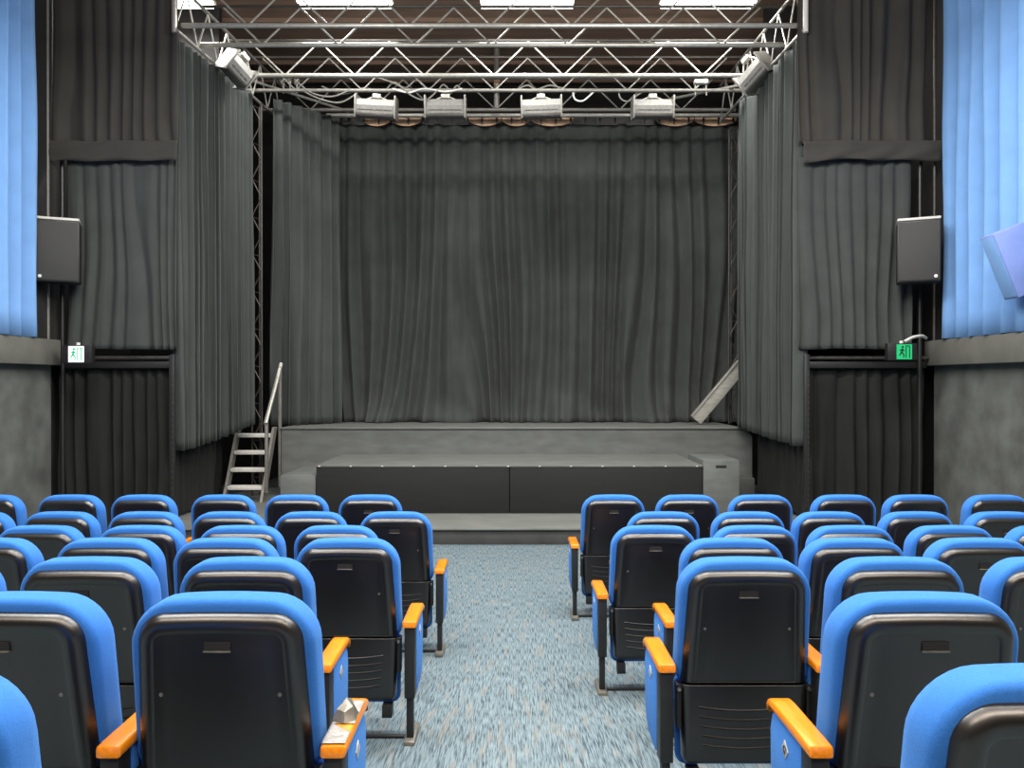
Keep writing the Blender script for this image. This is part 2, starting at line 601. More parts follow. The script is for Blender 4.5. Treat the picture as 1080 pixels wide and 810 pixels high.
# side panels
D = 9.05
for side in (-1, 1):
    nm = 'left' if side < 0 else 'right'
    if side < 0:
        xu, xl, xd, xrib = (56, 189), (70, 186), (62, 180), (56, 190)
        ex = 'beside the left loudspeaker'
    else:
        xu, xl, xd, xrib = (841, 976), (843, 962), (851, 975), (845, 990)
        ex = 'beside the right loudspeaker'
    o = curtain('upper_panel_curtain', [(px(xu[0], D), D), (px(xu[1], D), D)], pz(-6, D), pz(152, D), 8, 0.045, 'panel_cloth', seed=30 + side, drift=0.7, amp_top=0.6, irregular=1.2)
    tag(o, 'upper brownish black curtain panel high on the %s of the stage' % nm, 'curtain')
    o = curtain('lower_panel_curtain', [(px(xl[0], D), D + 0.02), (px(xl[1], D), D + 0.02)], pz(166, D), pz(368, D), 8, 0.04, 'black_cloth', seed=40 + side, drift=1.1, amp_top=0.35, irregular=1.2)
    tag(o, 'middle black curtain panel %s' % ex, 'curtain')
    # valance band
    bm = bmesh.new()
    nu, nv = 60, 6
    gr = []
    for j in range(nv + 1):
        v = j / nv
        row = []
        for i in range(nu + 1):
            u = i / nu
            x = px(xrib[0], D) + u * (px(xrib[1], D) - px(xrib[0], D))
            sag = 0.035 * noise.noise(Vector((u * 3.1, side * 3.3, 0.5)))
            z = pz(151, D) - v * 0.235 + sag * (0.5 + v)
            y = D - 0.06 - 0.008 * math.sin(v * PI) + 0.035 * noise.noise(Vector((u * 7 + v * 2.5, v * 1.5, side * 2)))
            row.append(bm.verts.new((x, y, z)))
        gr.append(row)
    for j in range(nv):
        for i in range(nu):
            bm.faces.new((gr[j][i], gr[j][i + 1], gr[j + 1][i + 1], gr[j + 1][i]))
    o = obj('valance_band', bm, 'panel_cloth', angle=180)
    s = o.modifiers.new('thickness', 'SOLIDIFY')
    s.thickness = 0.012
    tag(o, 'narrow black cloth band tied across between the curtain panels on the %s' % nm, 'valance')
    # doorway
    dd = 9.28
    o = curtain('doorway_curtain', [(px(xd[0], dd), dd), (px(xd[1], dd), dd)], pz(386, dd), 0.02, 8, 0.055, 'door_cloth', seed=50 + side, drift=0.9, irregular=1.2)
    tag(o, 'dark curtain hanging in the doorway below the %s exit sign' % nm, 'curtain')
    t = thing('door_header', 'black header rail over the curtained doorway on the %s' % nm, 'rail', (px(sum(xd) / 2, 9.2), 9.2, pz(382, 9.2)))
    hw = (px(xd[1], 9.2) - px(xd[0], 9.2)) / 2 + 0.02
    bm = bmesh.new()
    box(bm, -hw, hw, -0.01, 0.05, -0.07, 0.01, bev=0.006)
    obj('beam', bm, 'black_metal', t)
    bm = bmesh.new()
    tube(bm, (-hw, -0.03, 0.05), (hw, -0.03, 0.05), 0.022, 10)
    obj('pipe', bm, 'dark_pipe', t)
    bm = bmesh.new()
    tube(bm, (px(xu[0], D) - 0.03, D + 0.02, pz(-3, D) + 0.06), (px(xu[1], D) + 0.05, D + 0.02, pz(-3, D) + 0.06), 0.025, 10)
    tag(obj('curtain_pipe', bm, 'dark_pipe'), 'dark pipe carrying the upper curtain panel on the %s' % nm, 'pipe')
    # slotted upright between doorway and side curtain
    xp = px(182.5 if side < 0 else 850, 9.0)
    t = thing('slotted_upright', 'black slotted steel upright at the stage edge of the %s doorway' % nm, 'post', (xp, 8.98, 0))
    bm = bmesh.new()
    box(bm, -0.03, 0.03, -0.02, 0.02, 0, pz(374, 9.0), bev=0.004)
    obj('post', bm, 'black_metal', t)
    for k in range(26):
        bm = bmesh.new()
        z = 0.25 + k * 0.066
        box(bm, 0.006, 0.02, -0.0225, -0.0205, z, z + 0.03)
        obj('slot', bm, 'dark_pipe', t, smooth=False)

# dark backing behind the doorways and gaps
bm = bmesh.new()
box(bm, XL - 0.5, -4.1, 10.9, 11.0, -0.1, ZC)
struct('wall_wing_left', bm, 'wall_black', smooth=False)
bm = bmesh.new()
box(bm, 3.55, XR + 0.5, 10.9, 11.0, -0.1, ZC)
struct('wall_wing_right', bm, 'wall_black', smooth=False)

# vertical pipes beside the loudspeakers
for xq, d, lab in ((66, 9.12, 'thin vertical pipe running up behind the left loudspeaker'),
                   (970, 9.12, 'thin vertical pipe running up behind the right loudspeaker')):
    bm = bmesh.new()
    tube(bm, (px(xq, d), d, 0), (px(xq, d), d, HC + 4.7), 0.024, 10)
    tag(obj('vertical_pipe', bm, 'black_metal'), lab, 'pipe')
for xq, d, lab in ((51, 8.97, 'grey conduit on the dark wall at the edge of the left blue curtain'),
                   (985, 9.1, 'grey conduit on the dark wall at the edge of the right blue curtain')):
    bm = bmesh.new()
    tube(bm, (px(xq, d), d, LEDGE_T + 0.002), (px(xq, d), d, HC + 4.7), 0.016, 8)
    tag(obj('conduit', bm, 'dull_alu' if xq < 500 else 'dark_pipe'), lab, 'pipe')

# lattice mast in the left wing and right wing
def mast(x, y, z0, z1, label, m):
    t = thing('lattice_mast', label, 'mast', (x, y, z0))
    h = z1 - z0
    for sx, sy in ((-0.07, -0.05), (0.07, -0.05), (0, 0.07)):
        bm = bmesh.new()
        tube(bm, (sx, sy, 0), (sx, sy, h), 0.014, 8)
        obj('upright', bm, m, t)
    n = int(h / 0.26)
    for k in range(n):
        bm = bmesh.new()
        z = k * h / n
        a, b = (-0.07, 0.07) if k % 2 else (0.07, -0.07)
        tube(bm, (a, -0.05, z), (b, -0.05, z + h / n), 0.008, 6)
        tube(bm, (b, -0.05, z + h / n), (0, 0.07, z + h / n - 0.02), 0.007, 6)
        obj('brace', bm, m, t)
    return t


mast(px(271, 11.2), 11.25, 0.187, HC + 3.98, 'slim lattice mast in the dark gap beside the left wing curtain', 'dark_pipe')
mast(px(772.5, 12.3), 12.3, ST + 0.001, HC + 3.95, 'slim lattice mast in the gap right of the backdrop', 'dark_pipe')

# ------------------------------------------------------------------ blue side curtains
o = curtain('blue_curtain', [(-5.25, 5.6), (-5.25, 8.62)], HC + 4.9, LEDGE_T + 0.006, 12, 0.095, 'blue_cloth', seed=61, drift=0.25, amp_top=0.85, nv=16, irregular=0.35)
tag(o, 'pale blue pleated curtain above the ledge on the left wall', 'curtain')
o = curtain('blue_curtain', [(4.95, 5.6), (4.95, 8.92)], HC + 4.9, LEDGE_T + 0.006, 13, 0.095, 'blue_cloth', flip=-1, seed=64, drift=0.25, amp_top=0.85, nv=16, irregular=0.35)
tag(o, 'pale blue pleated curtain above the ledge on the right wall behind the tilted box', 'curtain')

# tilted blue box
t = thing('tilted_speaker', 'blue tinted box loudspeaker tilted out from the right blue curtain', 'loudspeaker', (4.72, 7.35, HC + 1.12))
mt = Matrix.Rotation(math.radians(-22), 4, 'Y')
bm = bmesh.new()
box(bm, -0.13, 0.20, -0.11, 0.11, -0.32, 0.32, bev=0.012, mtx=mt)
obj('cabinet', bm, 'blue_box', t)
bm = bmesh.new()
box(bm, -0.136, -0.131, -0.095, 0.095, -0.3, 0.3, bev=0.002, mtx=mt)
obj('grille', bm, 'blue_cloth', t)
bm = bmesh.new()
tube(bm, mt @ Vector((0.18, 0, 0)), (0.325, 0.0, 0.05), 0.02, 8)
obj('wall_bracket', bm, 'dark_pipe', t)

# ------------------------------------------------------------------ loudspeakers at the sides
def speaker(cx, d, label, side):
    x = px(cx, d)
    zt, zb = pz(231, d), pz(297, d)
    t = thing('loudspeaker', label, 'loudspeaker', (x, d, zb), side * math.radians(-24))
    h = zt - zb
    w = 41 * d / F / 2
    bm = bmesh.new()
    box(bm, -w, w, 0.012, 0.29, 0, h - 0.011, bev=0.012)
    obj('cabinet', bm, 'speaker_body', t)
    bm = bmesh.new()
    box(bm, -w + 0.012, w - 0.012, 0, 0.011, 0.015, h - 0.03, bev=0.005)
    obj('grille', bm, 'speaker_grille', t)
    bm = bmesh.new()
    box(bm, -w, w, 0.0, 0.29, h - 0.01, h + 0.02, bev=0.006)  # pale strip stands for the lit front edge of the dark cabinet
    obj('lit_top_edge', bm, 'speaker_lit_edge', t)
    bm = bmesh.new()
    bx = -side * 0.0 + (w - 0.05 if side > 0 else -w + 0.05)
    tube(bm, (bx, -0.006, 0.055), (bx, 0.004, 0.055), 0.018, 12)
    obj('badge', bm, 'white_paint', t)
    bm = bmesh.new()
    box(bm, -0.05, 0.05, 0.291, 0.40 if side < 0 else 0.50, h * 0.4, h * 0.6, bev=0.004)
    obj('bracket', bm, 'black_metal', t)
    return t


speaker(60.5, 8.66, 'black box loudspeaker hung beside the left blue curtain', -1)
speaker(969, 8.62, 'black box loudspeaker hung beside the right blue curtain', 1)


# ------------------------------------------------------------------ exit signs
def exit_sign(x0, x1, y0, y1, fx0, fx1, d, label, green):
    t = thing('exit_sign', label, 'exit sign', (px((x0 + x1) / 2, d), d, pz(y1, d)))
    w = px(x1, d) - px(x0, d)
    h = pz(y0, d) - pz(y1, d)
    bm = bmesh.new()
    box(bm, -w / 2, w / 2, 0.01, 0.09, 0, h, bev=0.006)
    obj('housing', bm, 'black_metal', t)
    fc = px((fx0 + fx1) / 2, d) - px((x0 + x1) / 2, d)
    fw = (px(fx1, d) - px(fx0, d)) / 2
    bm = bmesh.new()
    box(bm, fc - fw, fc + fw, 0.003, 0.0095, 0.012, h - 0.012)
    face = obj('lit_face', bm, 'sign_green' if green else 'sign_white', t)
    bm = bmesh.new()
    tube(bm, (0, 0.04, h + 0.001), (0, 0.04, h + 0.03), 0.02, 10)
    obj('lamp_knob', bm, 'white_paint', t)
    # running figure and doorway
    bm = bmesh.new()
    s = (h - 0.03) / 0.2
    cz = h / 2

    def bar(ax, az, bx_, bz, r):
        a = Vector((ax, 0, az))
        b = Vector((bx_, 0, bz))
        n = Vector((-(b - a).z, 0, (b - a).x)).normalized() * r
        prism(bm, [((a + n).x, (a + n).z), ((b + n).x, (b + n).z), ((b - n).x, (b - n).z), ((a - n).x, (a - n).z)], 0.0, 0.0025)

    def B(ax, az, bx_, bz, r):
        bar(fc + ax * s, cz + az * s, fc + bx_ * s, cz + bz * s, r * s)
    prism(bm, [(fc + (-0.025 + 0.017 * math.cos(k * PI / 4)) * s, cz + (0.066 + 0.017 * math.sin(k * PI / 4)) * s) for k in range(8)], 0.0, 0.0025)
    B(-0.028, 0.042, -0.04, -0.015, 0.013)
    B(-0.028, 0.036, 0.0, 0.01, 0.007)
    B(-0.032, 0.036, -0.068, 0.018, 0.007)
    B(-0.036, -0.01, -0.008, -0.04, 0.009)
    B(-0.008, -0.04, -0.014, -0.08, 0.008)
    B(-0.044, -0.01, -0.07, -0.05, 0.009)
    for a in ((0.022, -0.085, 0.022, 0.085), (0.07, -0.085, 0.07, 0.085), (0.022, 0.08, 0.07, 0.08)):
        B(*a, 0.007)
    obj('running_figure', bm, 'sign_dark' if green else 'sign_green', face, smooth=False)
    bm = bmesh.new()
    box(bm, -0.03, 0.03, 0.091, 0.16, h * 0.3, h * 0.7)
    obj('bracket', bm, 'black_metal', t)


exit_sign(65, 96, 364, 383, 72, 88, 8.75, 'white lit running figure exit sign over the left doorway', False)
exit_sign(937, 968, 362, 380, 946, 962, 8.75, 'green lit running figure exit sign over the right doorway', True)

# white cable roll over right sign
bm = bmesh.new()
cable(bm, [(px(955, 8.8), 8.82, pz(360, 8.8)), (px(962, 8.8), 8.8, pz(356, 8.8)), (px(974, 8.8), 8.85, pz(354, 8.8)), (px(984, 8.8), 8.95, LEDGE_T + 0.02)], 0.018)
tag(obj('white_cable', bm, 'white_cable'), 'white cable running from the right exit sign on to the ledge', 'cable')

# ------------------------------------------------------------------ overhead grid
ZB, ZT = HC + 4.2, HC + 4.68
XA, XB = -3.9, 3.46
TD = [9.2, 9.73, 10.7, 11.25, 12.05]
TN = ['nearest', 'second', 'third', 'fourth', 'farthest']
for i, d in enumerate(TD):
    t = thing('roof_truss', '%s steel truss crossing above the stage, counted from the audience' % TN[i], 'truss', (0, d, ZB), 0, 'roof trusses over the stage')
    m = 'alu' if i < 3 else 'dull_alu'
    for z, nm in ((0, 'bottom_chord'), (ZT - ZB, 'top_chord')):
        bm = bmesh.new()
        tube(bm, (XA, 0, z), (XB, 0, z), (0.03 if i < 3 else 0.026) if z == 0 else 0.018, 10)
        obj(nm, bm, m if z == 0 else 'dark_pipe', t)
    k = -4
    n0 = -0.25
    while True:
        xb = n0 + k * 0.957
        for s in (-1, 1):
            xt = xb + s * 0.4785
            if XA <= xb <= XB and XA - 0.05 <= xt <= XB + 0.05:
                bm = bmesh.new()
                tube(bm, (xb + s * 0.02, 0.0, 0.02), (xt, 0.0, ZT - ZB - 0.015), 0.0115, 7)
                obj('strut', bm, m, t)
        k += 1
        if xb > XB:
            break

# side rails carrying the leg curtains and joining the trusses
for side, a, b in ((-1, (px(189, 9.1), 9.0), (-3.62, 12.2)), (1, (px(845, 9.1), 9.0), (3.27, 12.2))):
    nm = 'left' if side < 0 else 'right'
    t = thing('side_rail', 'pipe rail over the %s side curtain joining the roof trusses' % nm, 'rail', (a[0], a[1], HC + 4.07))
    e = (b[0] - a[0], b[1] - a[1])
    bm = bmesh.new()
    tube(bm, (0, 0, 0), (e[0], e[1], 0), 0.022, 10)
    obj('lower_pipe', bm, 'alu', t)
    bm = bmesh.new()
    tube(bm, (0, 0, 0.56), (e[0], e[1], 0.56), 0.022, 10)
    obj('upper_pipe', bm, 'dull_alu', t)
    for k in range(6):
        u0, u1 = k / 6, (k + 0.5) / 6
        bm = bmesh.new()
        tube(bm, (e[0] * u0, e[1] * u0, 0.01), (e[0] * u1, e[1] * u1, 0.55), 0.011, 7)
        obj('strut', bm, 'alu', t)
        bm = bmesh.new()
        tube(bm, (e[0] * u1, e[1] * u1, 0.55), (e[0] * (u0 + 1 / 6), e[1] * (u0 + 1 / 6), 0.01), 0.011, 7)
        obj('strut', bm, 'alu', t)
    bm = bmesh.new()
    tube(bm, (0, -0.02, -0.05), (0, -0.02, ZC - HC - 4.08), 0.03, 10)
    obj('hanger', bm, 'white_paint' if side > 0 else 'alu', t)

# diagonal pipes
for p, q, lab in (((px(258, 11.2), 11.2, pz(83, 11.2)), (px(368, 12.6), 12.6, pz(118, 12.6)), 'diagonal pipe carrying the angled left wing curtain'),
                  ((px(792, 10.9), 10.9, pz(88, 10.9)), (px(706, 12.2), 12.2, pz(105, 12.2)), 'diagonal pipe bracing the grid at its right corner')):
    bm = bmesh.new()
    tube(bm, p, q, 0.02, 10)
    tag(obj('diagonal_pipe', bm, 'alu'), lab, 'pipe')

# backdrop batten and track
bm = bmesh.new()
tube(bm, (px(345, 12.5), 12.5, pz(122, 12.5)), (px(786, 12.5), 12.5, pz(122, 12.5)), 0.035, 12)
tag(obj('light_bar', bm, 'alu'), 'thick horizontal pipe just above the top of the backdrop', 'pipe')
tb = thing('curtain_batten', 'orange brown timber batten peeping over the backdrop edge', 'batten', (0, 12.86, pz(134, 12.86)))
xs = [385, 415, 447, 495, 530, 560, 605, 640, 690, 730, 774]
rnd = random.Random(3)
for i in range(len(xs) - 1):
    if i in (2, 6, 7):
        continue
    bm = bmesh.new()
    x0, x1 = px(xs[i], 12.86), px(xs[i + 1], 12.86) - 0.02
    pts = []
    n = 14
    for k in range(n + 1):
        u = k / n
        pts.append((x0 + (x1 - x0) * u, -0.085 * math.sin(u * PI) ** 0.7 + 0.035))
    pts += [(x1, 0.14), (x0, 0.14)]
    prism(bm, pts, -0.19, -0.165)
    obj('scallop', bm, 'timber', tb, smooth=False)
bm = bmesh.new()
box(bm, px(362, 12.86), px(778, 12.86), -0.02, 0.02, 0.02, 0.15)
obj('board', bm, 'black_metal', tb)
for i in range(27):
    bm = bmesh.new()
    x = px(368 + i * 15.6, 12.6)
    box(bm, x - 0.012, x + 0.012, -0.24, -0.21, -0.03, 0.14, bev=0.003)
    obj('tie', bm, 'black_metal', tb)

# centre pole
cp = thing('hanging_pole', 'vertical pole hanging from the grid above the middle of the backdrop', 'pole', (px(524, 12.3), 12.2, pz(117, 12.2)))
bm = bmesh.new()
tube(bm, (0, 0, 0), (0, 0, ZC - pz(117, 12.2)), 0.045, 12)
obj('pole', bm, 'dull_alu', cp)
bm = bmesh.new()
tube(bm, (0, 0, 0.40), (0, 0, 0.56), 0.05, 12)
obj('collar', bm, 'timber', cp)

# ------------------------------------------------------------------ flood lights


def flood(name, label, loc, rz=0.0, rx=0.0, ry=0.0, w=0.6, drop=0.24):
    t = thing(name, label, 'stage light', loc, rz, 'flood lights over the stage')
    t.rotation_euler = (0, ry, rz)
    mt = Matrix.Rotation(rx, 4, 'X')
    h = 0.27
    bm = bmesh.new()
    # trough section
    sec = [(-0.13, 0.0), (-0.13, 0.16), (-0.09, 0.25), (0.04, 0.27), (0.12, 0.19), (0.12, 0.04), (0.06, 0.0)]
    a = [bm.verts.new(mt @ Vector((-w / 2, y, z - h))) for y, z in sec]
    b = [bm.verts.new(mt @ Vector((w / 2, y, z - h))) for y, z in sec]
    n = len(sec)
    for i in range(n):
        j = (i + 1) % n
        bm.faces.new((a[i], a[j], b[j], b[i]))
    bm.faces.new(a[::-1])
    bm.faces.new(b)
    obj('body', bm, 'floodgrey', t, smooth=False)
    for s in (-1, 1):
        bm = bmesh.new()
        box(bm, s * w / 2 - 0.012, s * w / 2 + 0.012, -0.15, 0.14, -h - 0.02, 0.03, bev=0.004, mtx=mt)
        obj('end_plate', bm, 'dull_alu', t)
    bm = bmesh.new()
    for k in range(4):
        x0 = -w / 2 + 0.04 + k * (w - 0.08) / 4
        box(bm, x0 + 0.01, x0 + (w - 0.08) / 4 - 0.01, -0.136, -0.131, -h + 0.09, -h + 0.10, mtx=mt)
    obj('vent_slots', bm, 'dark_pipe', t, smooth=False)
    bm = bmesh.new()
    box(bm, -w / 2 + 0.015, w / 2 - 0.015, -0.15, -0.132, -h + 0.005, -h + 0.05, bev=0.004, mtx=mt)
    obj('lens_frame', bm, 'dark_pipe', t)
    for s in (-1, 1):
        bm = bmesh.new()
        tube(bm, (s * 0.14, 0, -0.01), (s * 0.05, 0, drop - 0.02), 0.012, 8)
        obj('yoke_arm', bm, 'alu', t)
    bm = bmesh.new()
    box(bm, -0.06, 0.06, -0.035, 0.035, drop - 0.045, drop + 0.02, bev=0.01)
    obj('clamp', bm, 'alu', t)
    return t


FL = [(397.5, 'stage flood light leftmost in the row above the backdrop'),
      (470, 'stage flood light second from the left above the backdrop'),
      (570.5, 'stage flood light third from the left above the backdrop'),
      (688, 'stage flood light rightmost in the row above the backdrop')]
for i, (x, lab) in enumerate(FL):
    flood('flood_light', lab, (px(x, 11.25), 11.25, pz(101, 11.1)), 0.0, 0.12, (0.05, 0, -0.03, 0.0)[i], w=0.57, drop=0.05)
flood('flood_light', 'tilted flood light hanging at the left end of the grid', (-3.48, 10.05, HC + 4.12), math.radians(62), 0.35, math.radians(28), w=0.36, drop=0.1)
flood('flood_light', 'tilted flood light hanging at the right end of the grid', (3.12, 10.2, HC + 4.12), math.radians(-60), 0.35, math.radians(-30), w=0.42, drop=0.15)

# small devices on the grid
sd = thing('small_spotlight', 'small white spotlight clipped to the grid right of the flood lights', 'spotlight', (px(738, 11.3), 11.25, ZB + 0.03))
bm = bmesh.new()
box(bm, -0.1, 0.1, -0.05, 0.05, 0.06, 0.12, bev=0.015)
obj('head', bm, 'white_paint', sd)
for s in (-1, 1):
    bm = bmesh.new()
    tube(bm, (s * 0.08, 0, -0.1), (s * 0.08, 0, 0.07), 0.012, 8)
    obj('stem', bm, 'dull_alu', sd)
sd = thing('small_spotlight', 'small dark spotlight cluster on the diagonal pipe at the grid left corner', 'spotlight', (px(306, 11.6), 11.62, pz(97, 11.6)))
for k, (x, h) in enumerate(((-0.1, 0.16), (0.0, 0.2), (0.1, 0.15))):
    bm = bmesh.new()
    tube(bm, (x, 0, -0.02), (x, 0, h), 0.016, 8)
    tube(bm, (x - 0.03, 0, h - 0.03), (x + 0.04, -0.03, h + 0.03), 0.028, 10)
    obj('lamp_head', bm, 'dull_alu', sd)

# cables
rnd = random.Random(11)
CB = [[(398, 84), (420, 92), (436, 104), (450, 108), (462, 98)],
      [(415, 96), (432, 100), (448, 96), (470, 99), (488, 96)],
      [(372, 96), (352, 104), (330, 100), (312, 86)],
      [(378, 100), (360, 110), (338, 106), (318, 96)],
      [(544, 97), (556, 92), (566, 96), (580, 92), (596, 96)],
      [(604, 97.2), (606, 106), (614, 108), (622, 102), (627, 97.2)],
      [(652, 97), (654, 105), (662, 108), (674, 100), (684, 96)]]
CB += [[(408, 96), (416, 88), (428, 94), (440, 86), (452, 96)], [(340, 92), (362, 100), (384, 94), (400, 98)], [(462, 97), (468, 90), (476, 97), (482, 91), (488, 97)]]
CL = ['looping between the two left flood lights', 'lying along the truss over the second flood light', 'sagging from the left corner to first flood light',
      'hanging lower from the left corner to first flood light', 'tangled on top of the third flood light', 'dangling right of the third flood light', 'hanging left of the rightmost flood light', 'looped over the truss between two left flood lights', 'crossing to the top of first flood light', 'coiled on top of the second flood light']
for k, pts in enumerate(CB):
    bm = bmesh.new()
    cable(bm, [(px(x, 11.3), 11.22 + 0.008 * k, pz(y, 11.3)) for x, y in pts], 0.012)
    tag(obj('cable', bm, 'grey_cable' if k not in (1, 5) else 'white_cable'), ('white' if k in (1, 5) else 'grey') + ' power cable ' + CL[k], 'cable')

# ------------------------------------------------------------------ fluorescent fixtures over the stage
FX = [-4.55, -2.19, 0.2, 2.57]
FNM = ['leftmost, half hidden behind the left curtain panel', 'second from the left, above the left flood lights', 'third from the left, above the middle of the stage', 'rightmost, above the right flood light']
LZ = pz(6, 10.2)
for x, nm in zip(FX, FNM):
    t = thing('fluorescent_light', 'bright fluorescent ceiling light, ' + nm, 'ceiling light', (x, 10.2, LZ), 0, 'fluorescent lights over the stage')
    bm = bmesh.new()
    box(bm, -0.62, 0.62, -0.16, 0.16, 0.071, 0.12, bev=0.006)
    obj('housing', bm, 'white_paint', t)
    for s in (-1, 1):
        bm = bmesh.new()
        tube(bm, (-0.6, s * 0.08, 0.03), (0.6, s * 0.08, 0.03), 0.038, 10)
        obj('tube', bm, 'lamp', t)
        bm = bmesh.new()
        tube(bm, (s * 0.5, 0, 0.121), (s * 0.5, 0, ZC - LZ - 0.001), 0.008, 6)
        obj('hanger', bm, 'dull_alu', t)

# ------------------------------------------------------------------ seats
SP = {}


def build_seat_meshes():
    bm = bmesh.new()
    o = (0.488, 0.497, 0.485, 0.938, 0.12, 0.03, 0.014)
    loft(bm, shell_rings(o, [(0.05, 0.028), (0.015, 0.03), (0.004, 0.038), (0.0, 0.052), (0.0, 0.105), (0.006, 0.132), (0.02, 0.152), (0.045, 0.164), (0.09, 0.17)]))
    SP['back_cushion'] = ('seat_fabric', bm)
    bm = bmesh.new()
    o = (0.442, 0.474, 0.487, 0.916, 0.078, 0.012, 0.006)
    loft(bm, shell_rings(o, [(0.03, 0.06), (0.001, 0.058), (0.0, 0.052), (0.001, 0.044), (0.004, 0.030), (0.010, 0.016), (0.018, 0.007), (0.026, 0.002), (0.035, 0.0), (0.048, 0.0), (0.052, 0.003), (0.056, 0.004), (0.09, 0.0035)], kb=0.12))
    SP['back_shell'] = ('black_plastic', bm)
    bm = bmesh.new()
    o = (0.474, 0.45, 0.175, 0.482, 0.012, 0.03, 0)
    loft(bm, shell_rings(o, [(0.01, 0.05), (0.0, 0.045), (0.0, 0.02), (0.006, 0.006), (0.016, 0.001), (0.03, 0.0)], kt=0.12))
    for k in range(5):
        z = 0.40 - k * 0.036
        pv = None
        N = 14
        for i in range(N + 1):
            u = -1 + 2 * i / N
            x = u * (0.17 - k * 0.004)
            zz = z - 0.014 * (1 - u * u)
            y = lean(zz) + 0.001
            ring = [bm.verts.new((x, y, zz + 0.004)), bm.verts.new((x, y - 0.006, zz + 0.001)), bm.verts.new((x, y, zz - 0.006))]
            if pv:
                for a in range(3):
                    b = (a + 1) % 3
                    bm.faces.new((pv[a], pv[b], ring[b], ring[a]))
            else:
                bm.faces.new(ring)
            pv = ring
        bm.faces.new(pv[::-1])
    SP['lower_shell'] = ('black_plastic', bm)
    bm = bmesh.new()
    mt = Matrix.Translation((0, 0.195, 0.345)) @ Matrix.Rotation(math.radians(-4), 4, 'X')
    box(bm, -0.235, 0.235, -0.045, 0.045, -0.205, 0.13, bev=0.035, seg=4, mtx=mt)
    SP['seat_cushion'] = ('seat_fabric', bm)
    bm = bmesh.new()
    mt = Matrix.Translation((0, 0.2445, 0.345)) @ Matrix.Rotation(math.radians(-4), 4, 'X')
    box(bm, -0.21, 0.21, 0.0, 0.02, -0.17, 0.16, bev=0.008, mtx=mt)
    SP['seat_pan'] = ('black_plastic', bm)


build_seat_meshes()


def simple(fn):
    bm = bmesh.new()
    fn(bm)
    return bm


def oriented_parts(s):
    """parts that sit on the armrest side s (+1 right, -1 left)"""
    out = []
    X = s * 0.296
    bm = bmesh.new()
    # armrest: nose dips at the front end
    prof = [(0.0, 0.552), (0.0, 0.576), (0.004, 0.581), (0.05, 0.583), (0.27, 0.583), (0.31, 0.580), (0.332, 0.570), (0.34, 0.552), (0.336, 0.535), (0.325, 0.535), (0.32, 0.552)]
    rings = []
    for x, ins in ((-0.033, 0.006), (-0.0295, 0.0015), (-0.024, 0.0), (0.024, 0.0), (0.0295, 0.0015), (0.033, 0.006)):
        cy, cz = 0.17, 0.565
        rings.append([(X + x, y + (ins if y < cy else -ins), z + (ins if z < cz else -ins)) for y, z in prof])
    loft(bm, rings)
    out.append(('armrest', 'oak', bm))
    out.append(('arm_post', 'black_metal', simple(lambda b: box(b, X - 0.024, X + 0.024, 0.008, 0.075, 0.22, 0.551, bev=0.003))))
    out.append(('leg', 'black_metal', simple(lambda b: box(b, X - 0.016, X + 0.016, 0.022, 0.062, 0.032, 0.2195, bev=0.003))))
    out.append(('foot', 'shoe_metal', simple(lambda b: box(b, X - 0.026, X + 0.026, -0.02, 0.20, 0.001, 0.031, bev=0.008))))
    bm = bmesh.new()
    pts = [(0.076, 0.235), (0.10, 0.225), (0.24, 0.235), (0.285, 0.26), (0.31, 0.31), (0.315, 0.40), (0.318, 0.50), (0.305, 0.535), (0.29, 0.548), (0.076, 0.548)]
    rings = []
    for x, ins in ((-0.028, 0.008), (-0.024, 0.0), (0.024, 0.0), (0.028, 0.008)):
        cy, cz = 0.19, 0.40
        rings.append([(X + x, y + (ins if y < cy else -ins), z + (ins if z < cz else -ins)) for y, z in pts])
    loft(bm, rings)
    out.append(('side_panel', 'seat_fabric', bm))
    out.append(('floor_rail', 'black_metal', simple(lambda b: box(b, X - s * 0.525, X - s * 0.03, 0.08, 0.105, 0.002, 0.014, bev=0.003))))
    out.append(('seat_stop', 'black_metal', simple(lambda b: box(b, s * 0.185 - 0.024, s * 0.185 + 0.024, 0.075, 0.13, 0.10, 0.16, bev=0.003))))
    return out


def brackets():
    out = []
    for s in (-1, 1):
        bm = bmesh.new()
        box(bm, s * 0.242 - 0.009, s * 0.242 + 0.009, 0.075, 0.125, 0.315, 0.48, bev=0.003)
        out.append(('hinge_bracket', 'black_metal', bm, s))
    return out


def make_seat(s):
    root = bpy.data.objects.new('theatre_seat', None)
    root.empty_display_size = 0.1
    C.objects.link(root)
    for nm in ('back_cushion', 'back_shell', 'lower_shell', 'seat_cushion', 'seat_pan'):
        m, bm = SP[nm]
        o = obj(nm, bm.copy(), m, root, angle=50)
        if nm == 'back_shell':
            bm2 = bmesh.new()
            z = 0.835
            box(bm2, -0.034, 0.034, lean(z) - 0.0005, lean(z) + 0.004, z - 0.012, z + 0.010)
            obj('card_slot', bm2, 'wall_black', o, smooth=False)
            bm2 = bmesh.new()
            box(bm2, -0.036, 0.036, lean(z) - 0.004, lean(z) + 0.002, z - 0.017, z - 0.0125, bev=0.0015)
            obj('slot_lip', bm2, 'shoe_metal', o)
            for sx in (-1, 1):
                bm2 = bmesh.new()
                z = 0.70
                tube(bm2, (sx * 0.155, lean(z) + 0.0025, z), (sx * 0.155, lean(z) + 0.006, z), 0.0055, 10)
                obj('screw', bm2, 'shoe_metal', o)
    for nm, m, bm in oriented_parts(s):
        obj(nm, bm, m, root, angle=40)
    for nm, m, bm, sx in brackets():
        o = obj(nm, bm, m, root)
        bm2 = bmesh.new()
        tube(bm2, (sx * 0.242, 0.066, 0.465), (sx * 0.242, 0.0745, 0.465), 0.007, 10)
        obj('bolt', bm2, 'chrome', o)
    return root


